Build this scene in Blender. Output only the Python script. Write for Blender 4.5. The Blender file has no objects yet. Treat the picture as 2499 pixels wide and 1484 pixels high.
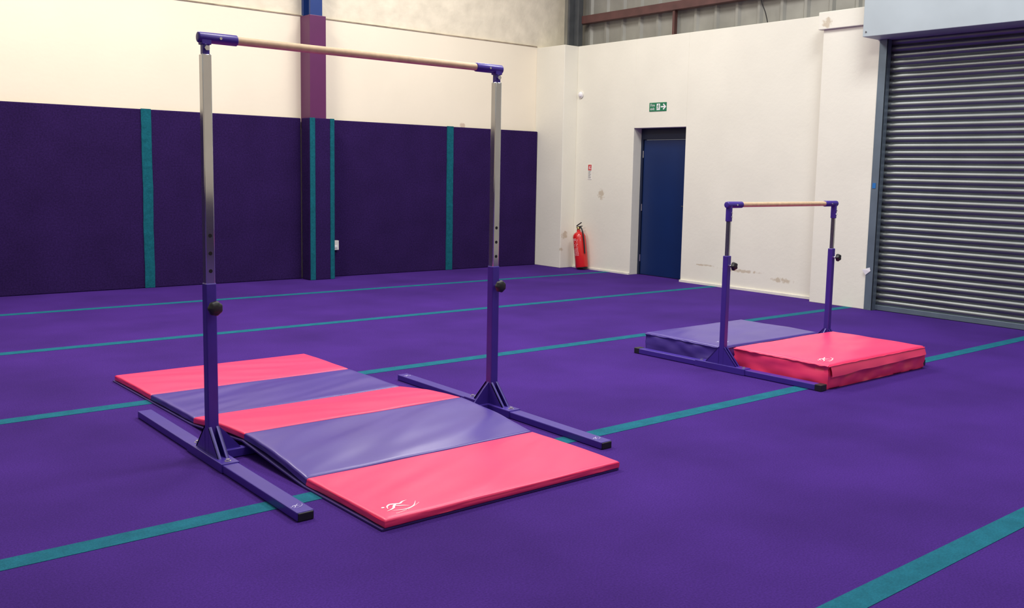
import bpy, bmesh, math, random
from mathutils import Vector, Matrix, noise
from mathutils.bvhtree import BVHTree
random.seed(3)
SC=bpy.context.scene; C=SC.collection
SC.view_settings.view_transform='Standard'
PI=math.pi
ZOOM=(1249.5,742,2499)
# ------------------------------------------------------------------ materials
def mat(name,col,rough=.5,metal=0.,var=.06,vscale=3.,bump=0.,bscale=200.,coat=0.,sheen=0.,spec=.5,detail=3,big=0.,bigs=110):
    m=bpy.data.materials.new(name); m.use_nodes=True; nt=m.node_tree; n=nt.nodes; L=nt.links
    b=n['Principled BSDF']; tc=n.new('ShaderNodeTexCoord')
    nz=n.new('ShaderNodeTexNoise'); nz.inputs['Scale'].default_value=vscale; nz.inputs['Detail'].default_value=detail
    L.new(tc.outputs['Object'],nz.inputs['Vector'])
    rp=n.new('ShaderNodeMapRange'); rp.inputs[1].default_value=.3; rp.inputs[2].default_value=.7
    rp.inputs[3].default_value=1-var; rp.inputs[4].default_value=1+var
    L.new(nz.outputs['Fac'],rp.inputs[0]); fac=rp.outputs[0]
    if big:
        n3=n.new('ShaderNodeTexNoise'); n3.inputs['Scale'].default_value=bigs; n3.inputs['Detail'].default_value=4
        L.new(tc.outputs['Object'],n3.inputs['Vector'])
        r3=n.new('ShaderNodeMapRange'); r3.inputs[1].default_value=.3; r3.inputs[2].default_value=.7; r3.inputs[3].default_value=1-big; r3.inputs[4].default_value=1+big
        L.new(n3.outputs['Fac'],r3.inputs[0]); mm=n.new('ShaderNodeMath'); mm.operation='MULTIPLY'; L.new(fac,mm.inputs[0]); L.new(r3.outputs[0],mm.inputs[1]); fac=mm.outputs[0]
    mx=n.new('ShaderNodeVectorMath'); mx.operation='SCALE'; mx.inputs[0].default_value=col
    L.new(fac,mx.inputs['Scale']); L.new(mx.outputs[0],b.inputs['Base Color'])
    b.inputs['Roughness'].default_value=rough; b.inputs['Metallic'].default_value=metal
    b.inputs['Coat Weight'].default_value=coat; b.inputs['Sheen Weight'].default_value=sheen
    b.inputs['Specular IOR Level'].default_value=spec
    if bump:
        n2=n.new('ShaderNodeTexNoise'); n2.inputs['Scale'].default_value=bscale; n2.inputs['Detail'].default_value=4
        L.new(tc.outputs['Object'],n2.inputs['Vector'])
        bp=n.new('ShaderNodeBump'); bp.inputs['Strength'].default_value=bump; bp.inputs['Distance'].default_value=.01
        L.new(n2.outputs['Fac'],bp.inputs['Height']); L.new(bp.outputs[0],b.inputs['Normal'])
    return m
def add_spots(m,spots,dark):
    nt=m.node_tree; n=nt.nodes; L=nt.links; b=n['Principled BSDF']
    src=b.inputs['Base Color'].links[0].from_socket
    tc=n.new('ShaderNodeTexCoord'); nz=n.new('ShaderNodeTexNoise'); nz.inputs['Scale'].default_value=18; nz.inputs['Detail'].default_value=7
    L.new(tc.outputs['Object'],nz.inputs['Vector'])
    tot=None
    for (p,r,sq) in spots:
        mp=n.new('ShaderNodeVectorMath'); mp.operation='SUBTRACT'; mp.inputs[1].default_value=p; L.new(tc.outputs['Object'],mp.inputs[0])
        sc=n.new('ShaderNodeVectorMath'); sc.operation='MULTIPLY'; sc.inputs[1].default_value=sq; L.new(mp.outputs[0],sc.inputs[0])
        ln=n.new('ShaderNodeVectorMath'); ln.operation='LENGTH'; L.new(sc.outputs[0],ln.inputs[0])
        mr=n.new('ShaderNodeMapRange'); mr.inputs[1].default_value=0; mr.inputs[2].default_value=r; mr.inputs[3].default_value=1; mr.inputs[4].default_value=0
        L.new(ln.outputs['Value'],mr.inputs[0])
        if tot is None: tot=mr.outputs[0]
        else:
            a=n.new('ShaderNodeMath'); a.operation='MAXIMUM'; L.new(tot,a.inputs[0]); L.new(mr.outputs[0],a.inputs[1]); tot=a.outputs[0]
    mu=n.new('ShaderNodeMath'); mu.operation='MULTIPLY'; L.new(tot,mu.inputs[0]); L.new(nz.outputs['Fac'],mu.inputs[1])
    th=n.new('ShaderNodeMapRange'); th.inputs[1].default_value=.26; th.inputs[2].default_value=.38; th.inputs[4].default_value=.65; L.new(mu.outputs[0],th.inputs[0])
    mx=n.new('ShaderNodeMix'); mx.data_type='RGBA'; mx.inputs[7].default_value=(*dark,1)
    L.new(th.outputs[0],mx.inputs[0]); L.new(src,mx.inputs[6]); L.new(mx.outputs[2],b.inputs['Base Color'])
M={}
M['carpet']=mat('carpet',(.053,.0175,.180),.95,var=.18,vscale=1.1,bump=.4,bscale=260,spec=.1,detail=9,big=.20,bigs=120)
M['stripe']=mat('teal_carpet_strip',(.012,.125,.185),.9,var=.12,vscale=12,bump=.35,bscale=260,spec=.1,big=.14,bigs=120)
M['pad']=mat('wall_pad_fabric',(.0245,.0095,.071),.95,var=.12,vscale=2.2,bump=.4,bscale=120,spec=.1,detail=7,big=.25,bigs=55)
M['padteal']=mat('teal_pad_strip',(.008,.11,.15),.9,var=.12,vscale=18,bump=.4,bscale=120,spec=.1,big=.15,bigs=55)
M['cream']=mat('cream_paint',(.87,.79,.64),.7,var=.025,vscale=1.2,bump=.12,bscale=25)
M['creamr']=mat('cream_paint_block',(.79,.765,.665),.7,var=.03,vscale=1.5,bump=.15,bscale=22)
M['creamu']=mat('rough_cream_render',(.78,.71,.57),.8,var=.10,vscale=5,bump=.5,bscale=14,detail=8)
M['seam']=mat('wall_seam',(.36,.29,.2),.8,var=.3,vscale=6)
M['base']=mat('pale_skirting',(.74,.71,.64),.6,var=.08,vscale=6)
M['frame']=mat('purple_powder_coat',(.053,.025,.275),.33,var=.05,vscale=12,spec=.5)
M['chrome']=mat('chrome',(.74,.75,.72),.09,metal=.93,var=.04,vscale=6)
M['steelbolt']=mat('zinc_bolt',(.75,.75,.74),.25,metal=1)
M['black']=mat('black_plastic',(.012,.012,.014),.45,var=.1,vscale=30)
M['hole']=mat('dark_hole',(.006,.006,.008),.9)
M['wood']=mat('pale_wood',(.66,.47,.29),.5,var=.10,vscale=30,detail=5)
M['pink']=mat('pink_vinyl',(.92,.045,.160),.38,var=.04,vscale=3,bump=.04,bscale=9,spec=.5)
M['violet']=mat('purple_vinyl',(.074,.043,.285),.34,var=.05,vscale=3,bump=.04,bscale=9,spec=.5)
M['violetd']=mat('dark_purple_vinyl',(.045,.024,.16),.4,var=.05,vscale=3,bump=.05,bscale=9)
M['white']=mat('white_print',(.85,.83,.85),.6,var=.02)
M['palelilac']=mat('pale_lilac_print',(.50,.46,.72),.6,var=.02)
M['magenta']=mat('magenta_steel_paint',(.105,.012,.085),.45,var=.06,vscale=4)
M['bluesteel']=mat('blue_steel_paint',(.010,.038,.19),.4,var=.06,vscale=4)
M['greysteel']=mat('dark_grey_steel',(.06,.065,.07),.5,var=.15,vscale=6)
M['door']=mat('blue_door_paint',(.0015,.017,.092),.42,var=.05,vscale=3)
M['doorf']=mat('navy_frame_paint',(.002,.008,.035),.5,var=.05,vscale=3)
M['hood']=mat('pale_grey_steel_hood',(.39,.45,.48),.45,var=.06,vscale=2)
M['guide']=mat('blue_grey_guide',(.13,.17,.21),.45,metal=.3,var=.08,vscale=6)
M['slat']=mat('galvanised_slat',(.215,.235,.24),.40,metal=.9,var=.08,vscale=3)
M['clad']=mat('dull_cladding',(.27,.265,.24),.5,var=.14,vscale=3,detail=6,metal=.2)
M['rust']=mat('red_oxide_beam',(.09,.035,.032),.55,var=.2,vscale=6)
M['red']=mat('extinguisher_red',(.62,.012,.012),.3,var=.04,coat=.4)
M['signred']=mat('sign_red',(.60,.02,.02),.5)
M['green']=mat('sign_green',(.005,.17,.075),.5,var=.03)
M['offwhite']=mat('off_white_plastic',(.78,.76,.70),.45,var=.03)
M['bluetape']=mat('blue_tape',(.01,.14,.42),.5)
M['brass']=mat('brass',(.6,.42,.16),.3,metal=1)
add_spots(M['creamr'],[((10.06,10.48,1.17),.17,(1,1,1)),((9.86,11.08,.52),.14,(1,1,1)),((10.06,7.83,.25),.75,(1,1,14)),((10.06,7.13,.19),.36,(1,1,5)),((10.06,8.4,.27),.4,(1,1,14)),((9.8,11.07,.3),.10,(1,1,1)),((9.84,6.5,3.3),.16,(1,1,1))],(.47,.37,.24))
add_spots(M['cream'],[((8.36,11.75,2.15),.10,(1,1,1))],(.5,.34,.26))
# ------------------------------------------------------------------ mesh helpers
def nb(): return bmesh.new()
def box(bm,x0,x1,y0,y1,z0,z1):
    v=[bm.verts.new((x,y,z)) for z in (z0,z1) for y in (y0,y1) for x in (x0,x1)]
    for f in ((0,2,3,1),(4,5,7,6),(0,1,5,4),(2,6,7,3),(0,4,6,2),(1,3,7,5)): bm.faces.new([v[i] for i in f])
def basis(d):
    d=d.normalized(); a=Vector((0,0,1)) if abs(d.z)<.9 else Vector((1,0,0))
    x=d.cross(a).normalized(); return x,d.cross(x).normalized()
def cyl(bm,p0,p1,r0,r1=None,seg=24,cap=True):
    p0=Vector(p0);p1=Vector(p1); r1=r0 if r1 is None else r1; x,y=basis(p1-p0)
    R=[]
    for p,r in ((p0,r0),(p1,r1)):
        R.append([bm.verts.new(p+x*r*math.cos(2*PI*i/seg)+y*r*math.sin(2*PI*i/seg)) for i in range(seg)])
    for i in range(seg): bm.faces.new((R[0][i],R[0][(i+1)%seg],R[1][(i+1)%seg],R[1][i]))
    if cap: bm.faces.new(R[0][::-1]); bm.faces.new(R[1])
def lathe(bm,prof,axis0,axisd,seg=32,lobes=0,lobe_amp=0):
    a=Vector(axis0); d=Vector(axisd).normalized(); x,y=basis(d); rings=[]
    for r,h in prof:
        ring=[]
        for i in range(seg):
            t=2*PI*i/seg; rr=r*(1+lobe_amp*math.cos(lobes*t)) if lobes else r
            ring.append(bm.verts.new(a+d*h+x*rr*math.cos(t)+y*rr*math.sin(t)))
        rings.append(ring)
    for k in range(len(rings)-1):
        for i in range(seg): bm.faces.new((rings[k][i],rings[k][(i+1)%seg],rings[k+1][(i+1)%seg],rings[k+1][i]))
    bm.faces.new(rings[0][::-1]); bm.faces.new(rings[-1])
def tube(bm,pts,r,seg=10):
    pts=[Vector(p) for p in pts]; rings=[]; x=None
    for i,p in enumerate(pts):
        d=(pts[min(i+1,len(pts)-1)]-pts[max(i-1,0)]).normalized()
        if x is None: x,_=basis(d)
        x=(x-d*x.dot(d)).normalized(); y=d.cross(x)
        rings.append([bm.verts.new(p+x*r*math.cos(2*PI*k/seg)+y*r*math.sin(2*PI*k/seg)) for k in range(seg)])
    for k in range(len(rings)-1):
        for i in range(seg): bm.faces.new((rings[k][i],rings[k][(i+1)%seg],rings[k+1][(i+1)%seg],rings[k+1][i]))
    bm.faces.new(rings[0][::-1]); bm.faces.new(rings[-1])
def prism(bm,pts,off):
    off=Vector(off); a=[bm.verts.new(Vector(p)) for p in pts]; b=[bm.verts.new(Vector(p)+off) for p in pts]; n=len(pts)
    for i in range(n): bm.faces.new((a[i],a[(i+1)%n],b[(i+1)%n],b[i]))
    bm.faces.new(a[::-1]); bm.faces.new(b)
def ribbon(bm,pts,ws,z,th=.0012):
    n=len(pts); Lf=[];Rt=[]
    for i,p in enumerate(pts):
        q0=Vector(pts[max(i-1,0)]);q1=Vector(pts[min(i+1,n-1)]); d=(q1-q0).normalized(); nn=Vector((-d.y,d.x))
        w=ws[i]/2; p=Vector(p)
        Lf.append(bm.verts.new((*(p+nn*w),z))); Rt.append(bm.verts.new((*(p-nn*w),z)))
    for i in range(n-1): bm.faces.new((Rt[i],Rt[i+1],Lf[i+1],Lf[i]))
def spline(P,n=24):
    out=[]; P=[Vector(p) for p in P]; Q=[P[0]*2-P[1]]+P+[P[-1]*2-P[-2]]; m=len(P)-1
    for k in range(n+1):
        s=k/n*m; i=min(int(s),m-1); t=s-i; a,b,c,d=Q[i:i+4]
        out.append(.5*((2*b)+(c-a)*t+(2*a-5*b+4*c-d)*t*t+(3*b-a-3*c+d)*t**3))
    return out
def stroke(bm,P,w0,w1,wm,z,n=24):
    pts=spline(P,n); ws=[]
    for k in range(n+1):
        t=k/n; ws.append((w0*(1-t)+w1*t)+(wm-(w0+w1)/2)*math.sin(PI*t))
    ribbon(bm,pts,ws,z)
def disc(bm,c,r,z,seg=20):
    bm.faces.new([bm.verts.new((c[0]+r*math.cos(2*PI*i/seg),c[1]+r*math.sin(2*PI*i/seg),z)) for i in range(seg)])
def ob(name,bm,m,parent=None,bevel=0,smooth=0,world=False,seg=2,recalc=True):
    if world and parent is not None: bmesh.ops.translate(bm,verts=bm.verts,vec=-parent.location)
    if recalc: bmesh.ops.recalc_face_normals(bm,faces=bm.faces)
    me=bpy.data.meshes.new(name); bm.to_mesh(me); bm.free(); me.materials.append(m)
    if smooth:
        for p in me.polygons: p.use_smooth=True
        me.set_sharp_from_angle(angle=math.radians(smooth))
    o=bpy.data.objects.new(name,me); C.objects.link(o)
    if parent is not None: o.parent=parent
    if bevel:
        md=o.modifiers.new('bevel','BEVEL'); md.width=bevel; md.segments=seg; md.limit_method='ANGLE'; md.angle_limit=math.radians(40)
    return o
def drape(bm,body,parent):
    # lay flat print on the soft surface below it (world coordinates)
    off=parent.location; bv=BVHTree.FromPolygons([v.co+off for v in body.data.vertices],[list(p.vertices) for p in body.data.polygons])
    for v in bm.verts:
        h=bv.ray_cast(Vector((v.co.x,v.co.y,2)),Vector((0,0,-1)))
        if h[0] is not None: v.co.z=h[0].z+.0012+v.co.z
def thing(name,label,cat,loc=(0,0,0),rot=(0,0,0),group=None):
    o=bpy.data.objects.new(name,None); C.objects.link(o); o.location=loc; o.rotation_euler=rot; o.empty_display_size=.1
    o['label']=label; o['category']=cat
    if group: o['group']=group
    return o
def tag(o,label,cat,group=None):
    o['label']=label; o['category']=cat
    if group: o['group']=group
    return o
def struct(name,bm,m,**k):
    o=ob(name,bm,m,**k); o['kind']='structure'; return o
def sbox(name,m,*b,bevel=0):
    bm=nb()
    for q in b: box(bm,*q)
    return struct(name,bm,m,bevel=bevel)
# ------------------------------------------------------------------ camera
R=Matrix(((0.763394,-0.645559,0.021966),(0.056652,0.10079,0.993293),(-0.643444,-0.75703,0.113515)))
cd=bpy.data.cameras.new('camera'); cam=bpy.data.objects.new('camera',cd); C.objects.link(cam)
cam.matrix_world=Matrix.Translation((0,0,1.5))@R.transposed().to_4x4()
zx,zy,zw=ZOOM
cd.sensor_fit='HORIZONTAL'; cd.sensor_width=36; cd.lens=2310.9/zw*36
cd.shift_x=(zx-1322.2)/zw; cd.shift_y=(682.1-zy)/zw; cd.clip_start=.05
SC.camera=cam
# ------------------------------------------------------------------ setting
sbox('floor',M['carpet'],(-6,10.3,-6.2,11.95,-.1,0))
for i,y in enumerate((1.72,3.855,6.04,8.20,10.28)):
    sbox('trim_%d'%(i+1),M['stripe'],(-6,10.05 if not 2<y<5.8 else 9.9,y-.056,y+.056,0,.002))
sbox('wall_back',M['cream'],(-6,10.6,11.75,11.95,0,3.45))
sbox('wall_back_upper',M['creamu'],(-6,10.6,11.775,11.95,3.45,5.2))
sbox('trim_6',M['seam'],(-6,9.78,11.742,11.76,3.444,3.458))
sbox('wall_right',M['creamr'],(10.06,10.26,9.83,11.75,0,3.43),(10.06,10.26,6.5,8.83,0,3.43),(10.06,10.26,8.83,9.83,2.155,3.43),bevel=.004)
sbox('wall_right_corner',M['creamr'],(9.78,10.06,11.08,11.75,0,3.43),bevel=.006)
sbox('wall_right_pier',M['creamr'],(9.84,10.26,5.82,6.57,0,3.22),(9.80,10.3,5.78,6.62,3.22,3.42),bevel=.006)
sbox('wall_right_near',M['creamr'],(9.84,10.26,-6.2,2.2,0,3.43))
sbox('wall_front',M['cream'],(-6,10.6,-6.4,-6.2,1.0,5.2))  # unseen wall, added for the gradient reflected in the chrome posts
sbox('wall_front_lower',M['pad'],(-6,10.6,-6.4,-6.15,0,1.0))  # unseen pad band, height shaped for the chrome reflections
sbox('wall_left',M['cream'],(-6.2,-6,-6.2,11.75,1.0,5.2))  # unseen wall, added to darken what the shutter reflects
sbox('wall_left_lower',M['pad'],(-6.2,-5.95,-6.2,11.65,0,1.0))
sbox('baseboard_right',M['base'],(10.035,10.06,6.57,8.83,0,.03),(10.04,10.06,9.83,11.08,0,.025))
# corrugated cladding
bm=nb(); y=-2.; prev=None; prof=[]
while y<11.9:
    prof+= [(10.37,y),(10.37,y+.13),(10.335,y+.16),(10.335,y+.20),(10.37,y+.23)]; y+=.36
cols=[(bm.verts.new((a,b,3.2)),bm.verts.new((a,b,5.2))) for a,b in prof]
for a,b in zip(cols,cols[1:]): bm.faces.new((a[0],b[0],b[1],a[1]))
struct('wall_right_upper',bm,M['clad'])
# steel
t=thing('steel_rail','reddish brown steel rail running across the grey metal cladding','beam',(10.27,6,3.80))
bm=nb(); box(bm,10.22,10.33,2,11.3,3.80,3.92); ob('rail',bm,M['rust'],t,bevel=.006,world=True)
bm=nb(); box(bm,10.24,10.30,9.28,9.32,3.43,3.80); ob('strut',bm,M['rust'],t,world=True)
t=thing('steel_column','dark grey steel column above the cream corner pillar','column',(10.2,11.25,3.2))
bm=nb(); box(bm,10.15,10.25,11.20,11.30,3.2,5.2); ob('shaft',bm,M['greysteel'],t,world=True,bevel=.006)
bm=nb(); box(bm,10.05,10.3,11.3,11.34,3.2,5.2); ob('flange',bm,M['greysteel'],t,world=True,bevel=.004)
t=thing('steel_column','purple painted steel column with blue top rising above the padded wall','column',(5.86,11.6,0))
bm=nb(); box(bm,5.745,5.975,11.48,11.75,2.0,3.44); ob('lower_casing',bm,M['magenta'],t,world=True,bevel=.006)
bm=nb(); box(bm,5.775,5.945,11.52,11.56,3.40,5.2); box(bm,5.84,5.88,11.55,11.74,3.40,5.2); box(bm,5.775,5.945,11.72,11.775,3.40,5.2); ob('upper_shaft',bm,M['bluesteel'],t,world=True,bevel=.004)
# door
d=bpy.data.objects.new('door_1',None); C.objects.link(d); d.location=(10.25,9.33,0); d['kind']='structure'
bm=nb(); box(bm,10.22,10.30,8.83,9.83,1.995,2.155); box(bm,10.22,10.30,9.79,9.83,0,2.0); box(bm,10.22,10.30,8.83,8.87,0,2.0); ob('door_frame',bm,M['doorf'],d,world=True,bevel=.004)
bm=nb(); box(bm,10.24,10.29,8.875,9.785,.008,1.99); leaf=ob('door_leaf',bm,M['door'],d,world=True,bevel=.004)
for z in (.25,1.0,1.78):
    bm=nb(); cyl(bm,(10.232,9.79,z-.05),(10.232,9.79,z+.05),.009,seg=10); ob('hinge',bm,M['steelbolt'],d,world=True,smooth=40)
bm=nb(); box(bm,10.225,10.24,8.90,8.93,.98,1.10); tube(bm,[(10.235,8.915,1.05),(10.19,8.915,1.05),(10.185,8.93,1.05),(10.185,8.97,1.05)],.007); ob('door_handle',bm,M['greysteel'],d,world=True,smooth=40)
# roller shutter
s=bpy.data.objects.new('door_2',None); C.objects.link(s); s.location=(9.92,4.2,0); s['kind']='structure'
bm=nb(); pitch=.077; rows=[]; z=.06
while z<3.15:
    for q in range(8):
        a=q/8; rows.append((9.925-.014*math.sin(PI*min(a/.86,1))**.8 if a<.86 else 9.936, z+a*pitch))
    z+=pitch
vs=[(bm.verts.new((x,2.2,zz)),bm.verts.new((x,5.79,zz))) for x,zz in rows]
for a,b in zip(vs,vs[1:]): bm.faces.new((a[0],a[1],b[1],b[0]))
ob('shutter_curtain',bm,M['slat'],s,world=True,smooth=50)
bm=nb(); box(bm,9.90,9.94,2.2,5.79,.004,.062); ob('bottom_bar',bm,M['guide'],s,world=True,bevel=.004)
bm=nb(); box(bm,9.825,9.91,5.73,5.74,0,3.04); box(bm,9.825,9.835,5.73,5.83,0,3.04); box(bm,9.935,9.945,5.73,5.83,0,3.04); g=ob('guide_rail',bm,M['guide'],s,world=True,bevel=.002)
bm=nb(); box(bm,9.82,9.8255,5.77,5.81,1.39,1.45); tp=ob('tape',bm,M['bluetape'],g); tp.location=-s.location
bm=nb(); prism(bm,[(9.82,5.83,.40),(9.81,5.87,.46),(9.82,5.78,.49),(9.82,5.77,.45)],(.004,0,0)); tp=ob('paper_tag',bm,M['white'],g); tp.location=-s.location
bm=nb(); box(bm,9.52,10.3,2.0,5.86,3.04,3.95); hd=ob('shutter_hood',bm,M['hood'],s,world=True,bevel=.005)
for z in (3.09,):
    bm=nb(); cyl(bm,(9.512,5.82,z),(9.522,5.82,z),.008,seg=10); ob('rivet',bm,M['greysteel'],s,world=True)
# ------------------------------------------------------------------ wall pads
PF,PT=11.68,2.125
def wallpad(x0,x1,label):
    t=thing('padded_panel',label,'wall padding',((x0+x1)/2,PF,0))
    bm=nb(); box(bm,x0,x1,PF,11.728,.0,PT); ob('pad',bm,M['pad'],t,world=True,bevel=.012)
wallpad(-5.9,3.733,'leftmost purple fabric wall pad ending at a teal strip')
wallpad(3.737,5.712,'purple wall pad between the left teal strip and the column')
wallpad(6.068,8.083,'purple wall pad right of the column up to the next teal strip')
wallpad(8.087,9.775,'short purple wall pad against the cream corner pillar')
def padstrip(a,b,label):
    bm=nb(); N=60; A=[];B=[]
    for k in range(N+1):
        z=.004+(PT+.001)*k/N; w=.004*noise.noise((a*3,z*2.2,0))+.003*noise.noise((a,z*9,4)); f=PF-.012-.004*abs(noise.noise((a,z*12,9)))
        A.append(bm.verts.new((a+w,f,z))); B.append(bm.verts.new((b+w,f,z)))
    for k in range(N): bm.faces.new((A[k],B[k],B[k+1],A[k+1]))
    g=bmesh.ops.extrude_face_region(bm,geom=list(bm.faces)); vv=[e for e in g['geom'] if isinstance(e,bmesh.types.BMVert)]
    for v in vv: v.co.y=PF-.0005
    tag(ob('seam_strip',bm,M['padteal']),label,'seam strip')
padstrip(3.677,3.792,'tall teal fabric strip on the wall pads left of the tall bar')
padstrip(8.03,8.143,'tall teal fabric strip on the wall pads between column and corner pillar')
t=thing('column_pad','purple padded cover with two teal edges wrapped around the column foot','column padding',(5.89,11.45,0))
bm=nb(); box(bm,5.715,6.065,11.45,11.675,0,PT); ob('pad',bm,M['pad'],t,world=True,bevel=.01)
for a,b in ((5.722,5.795),(6.012,6.07)):
    bm=nb(); box(bm,a,b,11.441,11.452,.002,PT+.002)
    if b>6: box(bm,6.063,6.073,11.441,11.60,.002,PT+.002)
    ob('edge_strip',bm,M['padteal'],t,world=True,bevel=.003)
t=thing('socket_box','small white electrical box beside the padded column','socket',(6.19,11.66,.435))
bm=nb(); box(bm,6.14,6.235,11.63,11.68,.37,.50); bx=ob('casing',bm,M['offwhite'],t,world=True,bevel=.006)
bm=nb(); box(bm,6.165,6.21,11.622,11.632,.40,.43); ob('switch',bm,M['white'],t,world=True,bevel=.003)
# ------------------------------------------------------------------ emblem: leaping figure over a swoosh
def emblem(scale,z,text=True):
    bm=nb(); S=scale
    P=lambda L:[(a*S,b*S) for a,b in L]
    disc(bm,(-.45*S,.17*S),.042*S,z)
    stroke(bm,P([(-.40,.0),(-.33,.16),(-.20,.25),(-.06,.20),(.06,.17),(.20,.27),(.36,.31)]),.008*S,.004*S,.075*S,z,48)
    stroke(bm,P([(-.04,.20),(-.16,.10),(-.24,-.02),(-.36,-.09),(-.50,-.12)]),.05*S,.006*S,.06*S,z+.0001,36)
    stroke(bm,P([(-.16,.11),(-.04,.03),(.08,-.01),(.20,-.09)]),.04*S,.004*S,.045*S,z+.0002,30)
    stroke(bm,P([(-.38,-.17),(-.06,-.25),(.28,-.14),(.54,.16)]),.004*S,.003*S,.036*S,z+.0003,40)
    if text:
        for k in range(26):
            t=k/25; a=(-.36+.90*t)*S; b=(-.365+.03*math.sin(t*2)+.34*t*t)*S
            if random.random()<.92: stroke(bm,[(a,b-.016*S),(a+.006*S,b+.016*S)],.014*S,.014*S,.016*S,z,2)
    return bm
# ------------------------------------------------------------------ gymnastics bars
def make_bar(label,loc,rotz,S,near,far,fw,fh,sw,stop,square,iw,itop,bz,rr,sr,sl,kz,kr,holes,logos,capl):
    t=thing('gymnastics_bar',label,'gymnastics bar',loc,(0,0,rotz))
    for sx in (-1,1):
        x=sx*S/2; inn=-sx
        for sy,Ln in ((-1,near),(1,far)):
            bm=nb(); box(bm,x-fw/2,x+fw/2,min(sy*.2,sy*Ln),max(sy*.2,sy*Ln),.002,fh); f=ob('foot_beam',bm,M['frame'],t,bevel=.005)
            bm=nb(); e=sy*(Ln-capl),sy*(Ln+.005); q=.002 if capl>.01 else -.004
            box(bm,x-fw/2-q,x+fw/2+q,min(e),max(e),.0005,fh+q); ob('end_cap',bm,M['black'],f,bevel=.004)
            if (sx,sy) in logos:
                bm=emblem(.062,0,False); bmesh.ops.rotate(bm,verts=bm.verts,matrix=Matrix.Rotation(math.radians(20),3,'Z'))
                bmesh.ops.translate(bm,verts=bm.verts,vec=(x,sy*(Ln-.075),fh+.001)); ob('emblem',bm,M['palelilac'],f,recalc=False)
        bm=nb(); box(bm,x-fw/2-.006,x+fw/2+.006,-.235,.235,.001,fh+.006); br=ob('base_bracket',bm,M['frame'],t,bevel=.004)
        for yb in (-.2,.2):
            bm=nb(); cyl(bm,(x+inn*0,yb,fh+.004),(x,yb,fh+.016),.011,seg=6); cyl(bm,(x,yb,fh+.004),(x,yb,fh+.008),.016,seg=16); ob('bolt',bm,M['steelbolt'],br)
        h0=fh+.006; gh=.135; gr=.125
        for sy in (-1,1):
            bm=nb(); y0=sy*sw/2
            for xx in (-sw/2,sw/2-.006): prism(bm,[(x+xx,y0,h0),(x+xx,y0,h0+gh),(x+xx,y0+sy*gr,h0)],(.006,0,0))
            prism(bm,[(x-sw/2,y0,h0+gh-.012),(x-sw/2,y0,h0+gh),(x-sw/2,y0+sy*gr,h0),(x-sw/2,y0+sy*(gr-.012),h0)],(sw*.28,0,0))
            prism(bm,[(x+sw/2-sw*.28,y0,h0+gh-.012),(x+sw/2-sw*.28,y0,h0+gh),(x+sw/2-sw*.28,y0+sy*gr,h0),(x+sw/2-sw*.28,y0+sy*(gr-.012),h0)],(sw*.28,0,0))
            ob('gusset',bm,M['frame'],t)
        bm=nb(); x0=x+inn*sw/2; prism(bm,[(x0,-.005,.03),(x0,-.005,h0+gh),(x0+inn*.04,-.005,h0+gh*.7),(x0+inn*.12,-.005,.05),(x0+inn*.12,-.005,.03)],(0,.01,0)); ob('gusset',bm,M['frame'],t)
        bm=nb(); box(bm,x-sw/2,x+sw/2,-sw/2,sw/2,h0-.004,stop); ob('post_sleeve',bm,M['frame'],t,bevel=.005)
        bm=nb()
        if square: box(bm,x-iw/2,x+iw/2,-iw/2,iw/2,stop-.02,itop)
        else: cyl(bm,(x,0,stop-.02),(x,0,itop),iw/2,seg=28)
        ip=ob('inner_post',bm,M['chrome'],t,bevel=.004 if square else 0,smooth=35)
        for hz in holes:
            bm=nb(); cyl(bm,(x,-iw/2-.0006,hz),(x,-iw/2+.002,hz),.0095,seg=20); ob('adjustment_hole',bm,M['hole'],ip)
        # knob
        bm=nb(); cyl(bm,(x,-sw/2+.004,kz),(x,-sw/2-.035,kz),.009,seg=14); st=ob('knob_stem',bm,M['steelbolt'],t,smooth=40)
        bm=nb(); lathe(bm,[(.3*kr,0),(.85*kr,.004),(kr,.012),(kr,.024),(.85*kr,.032),(.35*kr,.035)],(x,-sw/2-.028,kz),(0,-1,0),seg=42,lobes=7 if square else 5,lobe_amp=.04 if square else .13); ob('knob_head',bm,M['black'],st,smooth=50)
        # rail fitting
        e0=x-inn*.036
        bm=nb(); lathe(bm,[(sr*.8,0),(sr*.96,.002),(sr,.006),(sr,sl-.004),(sr*.97,sl)],(e0,0,bz),(inn,0,0),seg=36)
        if square: 
            box(bm,x-iw/2-.001,x+iw/2+.001,-iw/2-.001,iw/2+.001,itop+.045,bz)
            box(bm,x-iw/2+.006,x+iw/2-.006,-iw/2+.006,iw/2-.006,itop-.01,itop+.05)
        else: cyl(bm,(x,0,itop-.005),(x,0,bz),iw/2+.006,seg=28)
        fit=ob('rail_fitting',bm,M['frame'],t,smooth=35,bevel=.003)
        bm=nb()
        if square: cyl(bm,(x,-iw/2+.008,itop+.028),(x,-iw/2-.008,itop+.028),.013,seg=6)
        else:
            for zz in (itop+.03,itop+.06): cyl(bm,(x+inn*.0,-iw/2,zz),(x,-iw/2-.013,zz),.006,seg=8)
        ob('bolt',bm,M['steelbolt'],fit)
        bm=nb(); xx=x+inn*(sl*.35); cyl(bm,(xx,-sr*.7,bz),(xx,-sr-.004,bz),.007,seg=8); ob('screw',bm,M['steelbolt'],fit)
    bm=nb(); cyl(bm,(-S/2+.06,0,bz),(S/2-.06,0,bz),rr,seg=36); ob('rail',bm,M['wood'],t,smooth=40)
    bm=nb(); box(bm,-S/2+fw/2,S/2-fw/2,-.024,.024,.003,.048); ob('base_crossbar',bm,M['frame'],t,bevel=.004)
    return t
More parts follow.
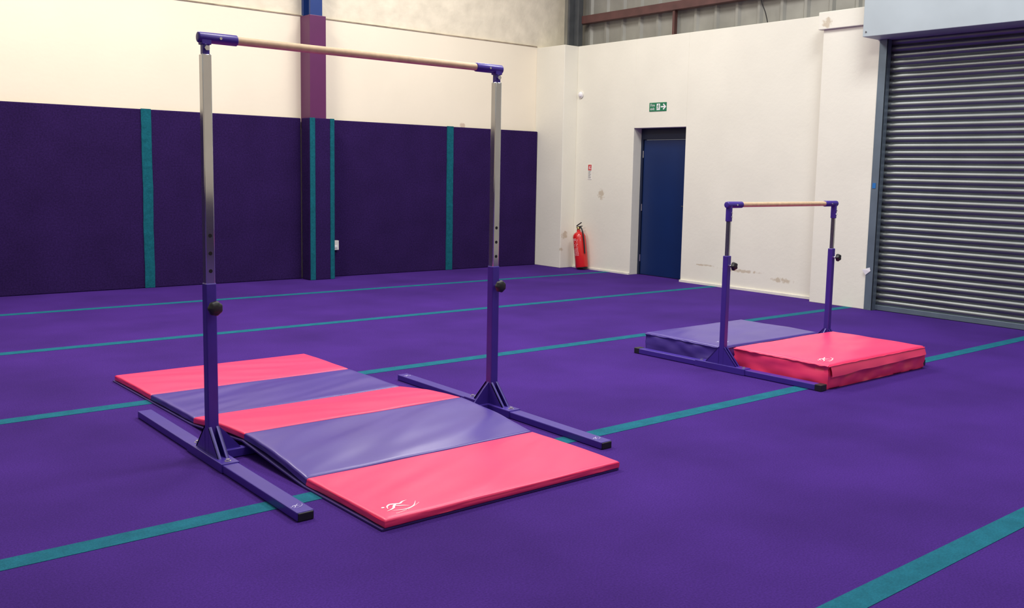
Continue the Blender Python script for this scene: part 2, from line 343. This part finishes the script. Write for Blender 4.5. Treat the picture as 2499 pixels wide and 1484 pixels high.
make_bar('tall purple gymnastics bar with long wooden rail straddling the folding mat',(2.66,4.64,0),0,1.78,1.04,1.05,.08,.042,.054,.911,True,.046,2.028,2.107,.021,.0265,.195,.791,.036,(1.148,1.06,.972),((-1,-1),(1,-1),(1,1)),.003)
make_bar('shorter purple gymnastics bar standing over two thick crash mats',(6.49,4.606,0),math.radians(2),1.49,.88,.88,.07,.045,.046,.89,False,.037,1.157,1.278,.0195,.025,.19,.815,.030,(),(),.05)
# ------------------------------------------------------------------ soft mats
def soft(bm,P,LX,LY,th,nx,ny,r,amp,freq,seed,side=.004,ang=0):
    def pr(n,L):
        e=[0,.12*r,.45*r]; 
        return [q/L for q in e]+[r/L+(1-2*r/L)*k/n for k in range(n+1)]+[1-q/L for q in e[::-1]]
    S=pr(nx,LX);T=pr(ny,LY); G=[]
    ca,sa=math.cos(ang),math.sin(ang)
    rd=lambda d:0 if d>=r else r-math.sqrt(max(r*r-(r-d)**2,0))
    for j,t in enumerate(T):
        row=[]
        for i,s in enumerate(S):
            p=Vector(P(s,t)); dx=min(s,1-s)*LX; dy=min(t,1-t)*LY
            k=min(1,min(dx,dy)/.08)
            u=p.x*ca+p.y*sa; v=-p.x*sa+p.y*ca
            n1=noise.noise((u*freq[0],v*freq[1],seed)); n2=noise.noise((u*freq[0]*1.7,v*freq[1]*2.1,seed+7))
            w=amp*(n1+.6*n2)*(.3+.7*k)
            p.z+=w-max(rd(dx),rd(dy)); row.append(bm.verts.new(p))
        G.append(row)
    for j in range(len(T)-1):
        for i in range(len(S)-1): bm.faces.new((G[j][i],G[j][i+1],G[j+1][i+1],G[j+1][i]))
    per=[(0,i) for i in range(len(S))]+[(j,len(S)-1) for j in range(1,len(T))]+[(len(T)-1,i) for i in range(len(S)-2,-1,-1)]+[(j,0) for j in range(len(T)-2,0,-1)]
    prev=[G[j][i] for j,i in per]
    for lv in (.2,.35,.5,.65,.8,.92,1.):
        ring=[]
        for (j,i) in per:
            s,t=S[i],T[j]; p=Vector(P(s,t)); z=p.z-th*lv
            o=Vector((-(s==0)+(s==1),-(t==0)+(t==1),0)); 
            q=p.x+p.y
            w=side*(noise.noise((p.x*7,p.y*7,lv*2.2+seed))+.8*(.3-abs(noise.noise((q*4+lv*1.5,q*2,seed+lv*3))))) if lv<1 else -.003
            p+=o*w; ring.append(bm.verts.new((p.x,p.y,z)))
        n=len(ring)
        for k in range(n): bm.faces.new((prev[k],prev[(k+1)%n],ring[(k+1)%n],ring[k]))
        prev=ring
    bm.faces.new(prev)
fm=thing('folding_mat','five panel folding mat in pink and purple lying under the tall bar','gym mat',(2.64,5.0,0))
prof=[(3.29,.047),(3.98,.046),(4.662,.110),(5.352,.046),(6.05,.045),(6.75,.045)]
xl=lambda y:1.974-.019*(y-3.29); xr=lambda y:3.342-.008*(y-3.29)
panels=[]
for k in range(5):
    (y0,z0),(y1,z1)=prof[k],prof[k+1]
    def P(s,t,y0=y0,y1=y1,z0=z0,z1=z1):
        y=y0+.003+(y1-y0-.006)*t; return (xl(y)+(xr(y)-xl(y))*s,y,z0+(z1-z0)*t+.012*math.sin(PI*t)*(1 if k in(1,2) else .25))
    bm=nb(); soft(bm,P,1.38,.69,.036,70,36,.011,(.007,.009,.007,.008,.006)[k],((1.8,4.8),(1.3,5.0),(1.6,4.8),(1.2,5),(1.5,4.8))[k],k*13.7,.004,(.5,.45,-.4,.35,-.3)[k])
    o=ob('panel',bm,M['pink'] if k%2==0 else M['violet'],fm,world=True,smooth=60); panels.append(o)
    o['label']='pink vinyl mat panel' if k%2==0 else 'purple vinyl mat panel'
bm=nb()
up=[(y,z-.037) for y,z in prof]; dn=[(y,max(z-.045,.0015)) for y,z in prof]
L=[];Rr=[]
for (y,a),(_,b) in zip(up,dn):
    yy=y+.004 if y<3.3 else y
    L.append((bm.verts.new((xl(y)-.014,yy,a)),bm.verts.new((xl(y)-.014,yy,b)))); Rr.append((bm.verts.new((xr(y)-.002,yy,a)),bm.verts.new((xr(y)-.002,yy,b))))
for k in range(5):
    bm.faces.new((L[k][0],Rr[k][0],Rr[k+1][0],L[k+1][0])); bm.faces.new((L[k][1],L[k+1][1],Rr[k+1][1],Rr[k][1]))
    bm.faces.new((L[k][0],L[k+1][0],L[k+1][1],L[k][1])); bm.faces.new((Rr[k][0],Rr[k][1],Rr[k+1][1],Rr[k+1][0]))
bm.faces.new((L[0][0],L[0][1],Rr[0][1],Rr[0][0])); bm.faces.new((L[5][0],Rr[5][0],Rr[5][1],L[5][1]))
o=ob('backing',bm,M['violetd'],fm,world=True); o['label']='purple backing sheet'
bm=emblem(.165,0); bmesh.ops.translate(bm,verts=bm.verts,vec=(2.11,3.385,0)); drape(bm,panels[0],fm); o=ob('emblem',bm,M['white'],fm,world=True,recalc=False); o['label']='white printed emblem'
# crash mats
def crash(label,x0,x1,y0,y1,h,m,ms,seed,logo,flap,lm='white'):
    t=thing('crash_mat',label,'crash mat',((x0+x1)/2,(y0+y1)/2,0))
    def P(s,q): return (x0+(x1-x0)*s,y0+(y1-y0)*q,h+.010*math.sin(PI*s)*math.sin(PI*q))
    bm=nb(); soft(bm,P,x1-x0,y1-y0,h-.001,60,44,.016,.009,(2.0,3.6),seed,.020,.3); body=ob('body',bm,m,t,world=True,smooth=60)
    bm=nb()
    tube(bm,[(x0-.001+(x1-x0+.002)*k/60,y0-.004,h-.014+.005*noise.noise((k*.3,seed,1))) for k in range(61)],.005,8)
    tube(bm,[(x0-.004,y0-.001+(y1-y0+.002)*k/60,h-.014+.005*noise.noise((k*.3,seed,5))) for k in range(61)],.005,8)
    ob('piping',bm,m,t,world=True,smooth=60)
    if flap:
        bm=nb(); A=[]
        for k in range(61):
            a=k/60; x=x0+.02+(x1-x0-.02)*a; yb=y0-.024-.008*noise.noise((a*6,seed,2)); zb=h-.088+.02*a+.008*noise.noise((a*5,seed,3))
            A.append([bm.verts.new((x,y0-.006,h-.016)),bm.verts.new((x,y0-.018,h-.05)),bm.verts.new((x,yb,zb)),bm.verts.new((x,yb+.012,zb+.001))])
        for p,q in zip(A,A[1:]):
            for k in range(3): bm.faces.new((p[k],q[k],q[k+1],p[k+1]))
        ob('zip_flap',bm,m,t,world=True,smooth=60)
    if logo:
        bm=emblem(logo[2],0); bmesh.ops.translate(bm,verts=bm.verts,vec=(logo[0],logo[1],0)); drape(bm,body,t); o=ob('emblem',bm,M[lm],t,world=True,recalc=False); o['label']='pale printed emblem'
    return t
crash('thick pink crash mat on the near side of the shorter bar',5.84,7.185,3.71,4.545,.180,M['pink'],M['pink'],3.1,(6.0,3.83,.15),True)
crash('thick purple crash mat behind the pink one at the shorter bar',5.85,7.145,4.67,5.50,.158,M['violet'],M['violetd'],8.4,(6.02,4.80,.13),False,'palelilac')
# ------------------------------------------------------------------ extinguisher
t=thing('fire_extinguisher','red fire extinguisher leaning by the corner of the cream wall','fire extinguisher',(9.935,10.73,.018),(math.radians(-11),math.radians(1),0))
bm=nb(); lathe(bm,[(.076,.012),(.094,.016),(.1,.03),(.1,.49),(.092,.525),(.07,.552),(.038,.57),(.03,.575),(.03,.60)],(0,0,0),(0,0,1),seg=40); body=ob('cylinder',bm,M['red'],t,smooth=50)
bm=nb(); lathe(bm,[(.080,0),(.085,.003),(.085,.02),(.08,.022)],(0,0,0),(0,0,1),seg=32); ob('base_shadow',bm,M['black'],t,smooth=50)  # black disc standing in for the shadow under the cylinder
bm=nb(); lathe(bm,[(.022,.60),(.026,.605),(.026,.635),(.018,.645)],(0,0,0),(0,0,1),seg=20); ob('valve',bm,M['brass'],t,smooth=50)
bm=nb()
prism(bm,[(-.014,.03,.635),(-.014,-.085,.645),(-.014,-.09,.655),(-.014,.03,.655)],(.028,0,0)); prism(bm,[(-.014,.035,.66),(-.014,-.075,.70),(-.014,-.08,.71),(-.014,.025,.675)],(.028,0,0)); ob('handle',bm,M['black'],t,bevel=.003)
bm=nb(); tube(bm,spline([(0,-.02,.62),(-.02,-.075,.63),(-.03,-.118,.56),(-.02,-.118,.40),(-.02,-.114,.22)],30),.011,12); ob('hose',bm,M['black'],t,smooth=60)
bm=nb()
for k in range(13):
    z=.20+k*.021; a0=PI+.55
    for q in range(9):
        if random.random()<.78:
            aa=a0-.9+q*.13-.3; bb=aa+.09*random.uniform(.5,1.2); r=.1008; hh=.012 if k in(11,12) else .007
            bm.faces.new([bm.verts.new((r*math.cos(x),r*math.sin(x),zz)) for x,zz in ((aa,z),(bb,z),(bb,z+hh),(aa,z+hh))])
o=ob('printed_label',bm,M['white'],body); 
# ------------------------------------------------------------------ signs (local plane: a right, b up, facing -X)
def flat(name,label,cat,loc):
    t=thing(name,label,cat); t.matrix_world=Matrix.Translation(loc)@Matrix(((0,0,-1),(-1,0,0),(0,1,0))).to_4x4(); return t
def text_bm(body,size,x,y,z):
    cu=bpy.data.curves.new('txt','FONT'); cu.body=body; cu.size=size; o=bpy.data.objects.new('txt',cu); C.objects.link(o)
    bpy.context.view_layer.update(); me=bpy.data.meshes.new_from_object(o.evaluated_get(bpy.context.evaluated_depsgraph_get()))
    bm=nb(); bm.from_mesh(me); bmesh.ops.translate(bm,verts=bm.verts,vec=(x,y,z)); bpy.data.objects.remove(o); bpy.data.meshes.remove(me); return bm
t=flat('fire_exit_sign','green fire exit sign with running man and arrow above blue door','sign',(10.058,9.368,2.445))
bm=nb(); box(bm,-.165,.165,-.062,.062,-.002,.004); ob('plate',bm,M['green'],t,bevel=.002)
ob('lettering',text_bm('Fire',.055,-.145,.008,.0048),M['white'],t,recalc=False)
ob('lettering',text_bm('exit',.055,-.145,-.042,.0048),M['white'],t,recalc=False)
bm=nb(); box(bm,-.022,.042,-.045,.045,.0035,.0047); pn=ob('doorway_panel',bm,M['white'],t)
bm=nb(); disc(bm,(.016,.030),.008,.0052); stroke(bm,[(.012,.02),(.006,.002)],.014,.012,.014,.0052,4)
stroke(bm,[(.012,.018),(.026,.010),(.032,.016)],.006,.005,.006,.0053,8); stroke(bm,[(.010,.018),(-.006,.014),(-.012,.002)],.006,.005,.006,.0053,8)
stroke(bm,[(.007,.002),(.022,-.012),(.018,-.034)],.009,.006,.008,.0053,8); stroke(bm,[(.005,.002),(-.002,-.022),(-.016,-.030)],.009,.006,.008,.0053,8); ob('running_man',bm,M['green'],pn,recalc=False)
bm=nb(); stroke(bm,[(.058,0),(.13,0)],.018,.018,.018,.0052,2); ribbon(bm,[(.105,.038),(.145,.0),(.105,-.038)],[.02,.03,.02],.0053); ob('arrow',bm,M['white'],t,recalc=False)
t=flat('extinguisher_sign','narrow red and white notice on the wall above the fire extinguisher','sign',(10.058,10.745,1.506))
bm=nb(); box(bm,-.04,.04,-.115,.115,-.002,.003); ob('plate',bm,M['offwhite'],t,bevel=.001)
bm=nb(); box(bm,-.036,.036,.025,.110,.0025,.004); rp=ob('red_panel',bm,M['signred'],t)
bm=nb(); stroke(bm,[(-.008,.04),(-.008,.085)],.016,.014,.016,.0045,4); stroke(bm,[(-.008,.088),(.012,.094),(.02,.07)],.005,.004,.005,.0045,8); stroke(bm,[(.022,.04),(.02,.055),(.024,.066)],.010,.002,.012,.0045,6); ob('pictogram',bm,M['white'],rp,recalc=False)
bm=nb()
for k in range(8): stroke(bm,[(-.03,.012-k*.015),(.03-.012*(k%3),.012-k*.015)],.005,.005,.005,.0036,2)
ob('print_lines',bm,M['greysteel'],t,recalc=False)
t=flat('round_sensor','small round white sensor high up beside the corner pillar','sensor',(10.061,10.985,2.69))
bm=nb(); lathe(bm,[(.052,0),(.055,.012),(.052,.02)],(0,0,0),(0,0,1),seg=32); ob('base_plate',bm,M['offwhite'],t,smooth=40)
bm=nb(); lathe(bm,[(.042,.018),(.040,.03),(.03,.042),(.012,.048)],(0,0,0),(0,0,1),seg=32); ob('dome',bm,M['white'],t,smooth=60)
bm=nb(); tube(bm,spline([(10.05,7.72,5.2),(10.05,7.72,3.95),(10.12,7.70,3.72),(10.16,7.66,3.58),(10.2,7.64,3.43)],40),.006)
tag(ob('hanging_cable',bm,M['black'],smooth=60),'thin black cable hanging down in front of the metal cladding','cable')
# ------------------------------------------------------------------ light
w=bpy.data.worlds.new('world'); SC.world=w; w.use_nodes=True; bg=w.node_tree.nodes['Background']; bg.inputs[0].default_value=(1,.98,.95,1); bg.inputs[1].default_value=.36
def area(loc,size,power,col,rot=(0,0,0),sy=None):
    l=bpy.data.lights.new('lamp','AREA'); l.energy=power; l.size=size; l.color=col
    if sy: l.shape='RECTANGLE'; l.size_y=sy
    o=bpy.data.objects.new('lamp',l); C.objects.link(o); o.location=loc; o.rotation_euler=rot; return o
warm=(1,.93,.81); neu=(1,.97,.93); cool=(.97,.98,1); mid=(1,.96,.90)
area((2.3,8.7,6.0),1.6,315,warm)
area((7.0,9.0,6.0),1.6,190,mid)
area((3.2,3.8,6.2),1.6,190,neu)
area((7.0,3.8,6.2),1.6,235,cool)
area((4.0,-1.5,6.2),1.6,90,neu)
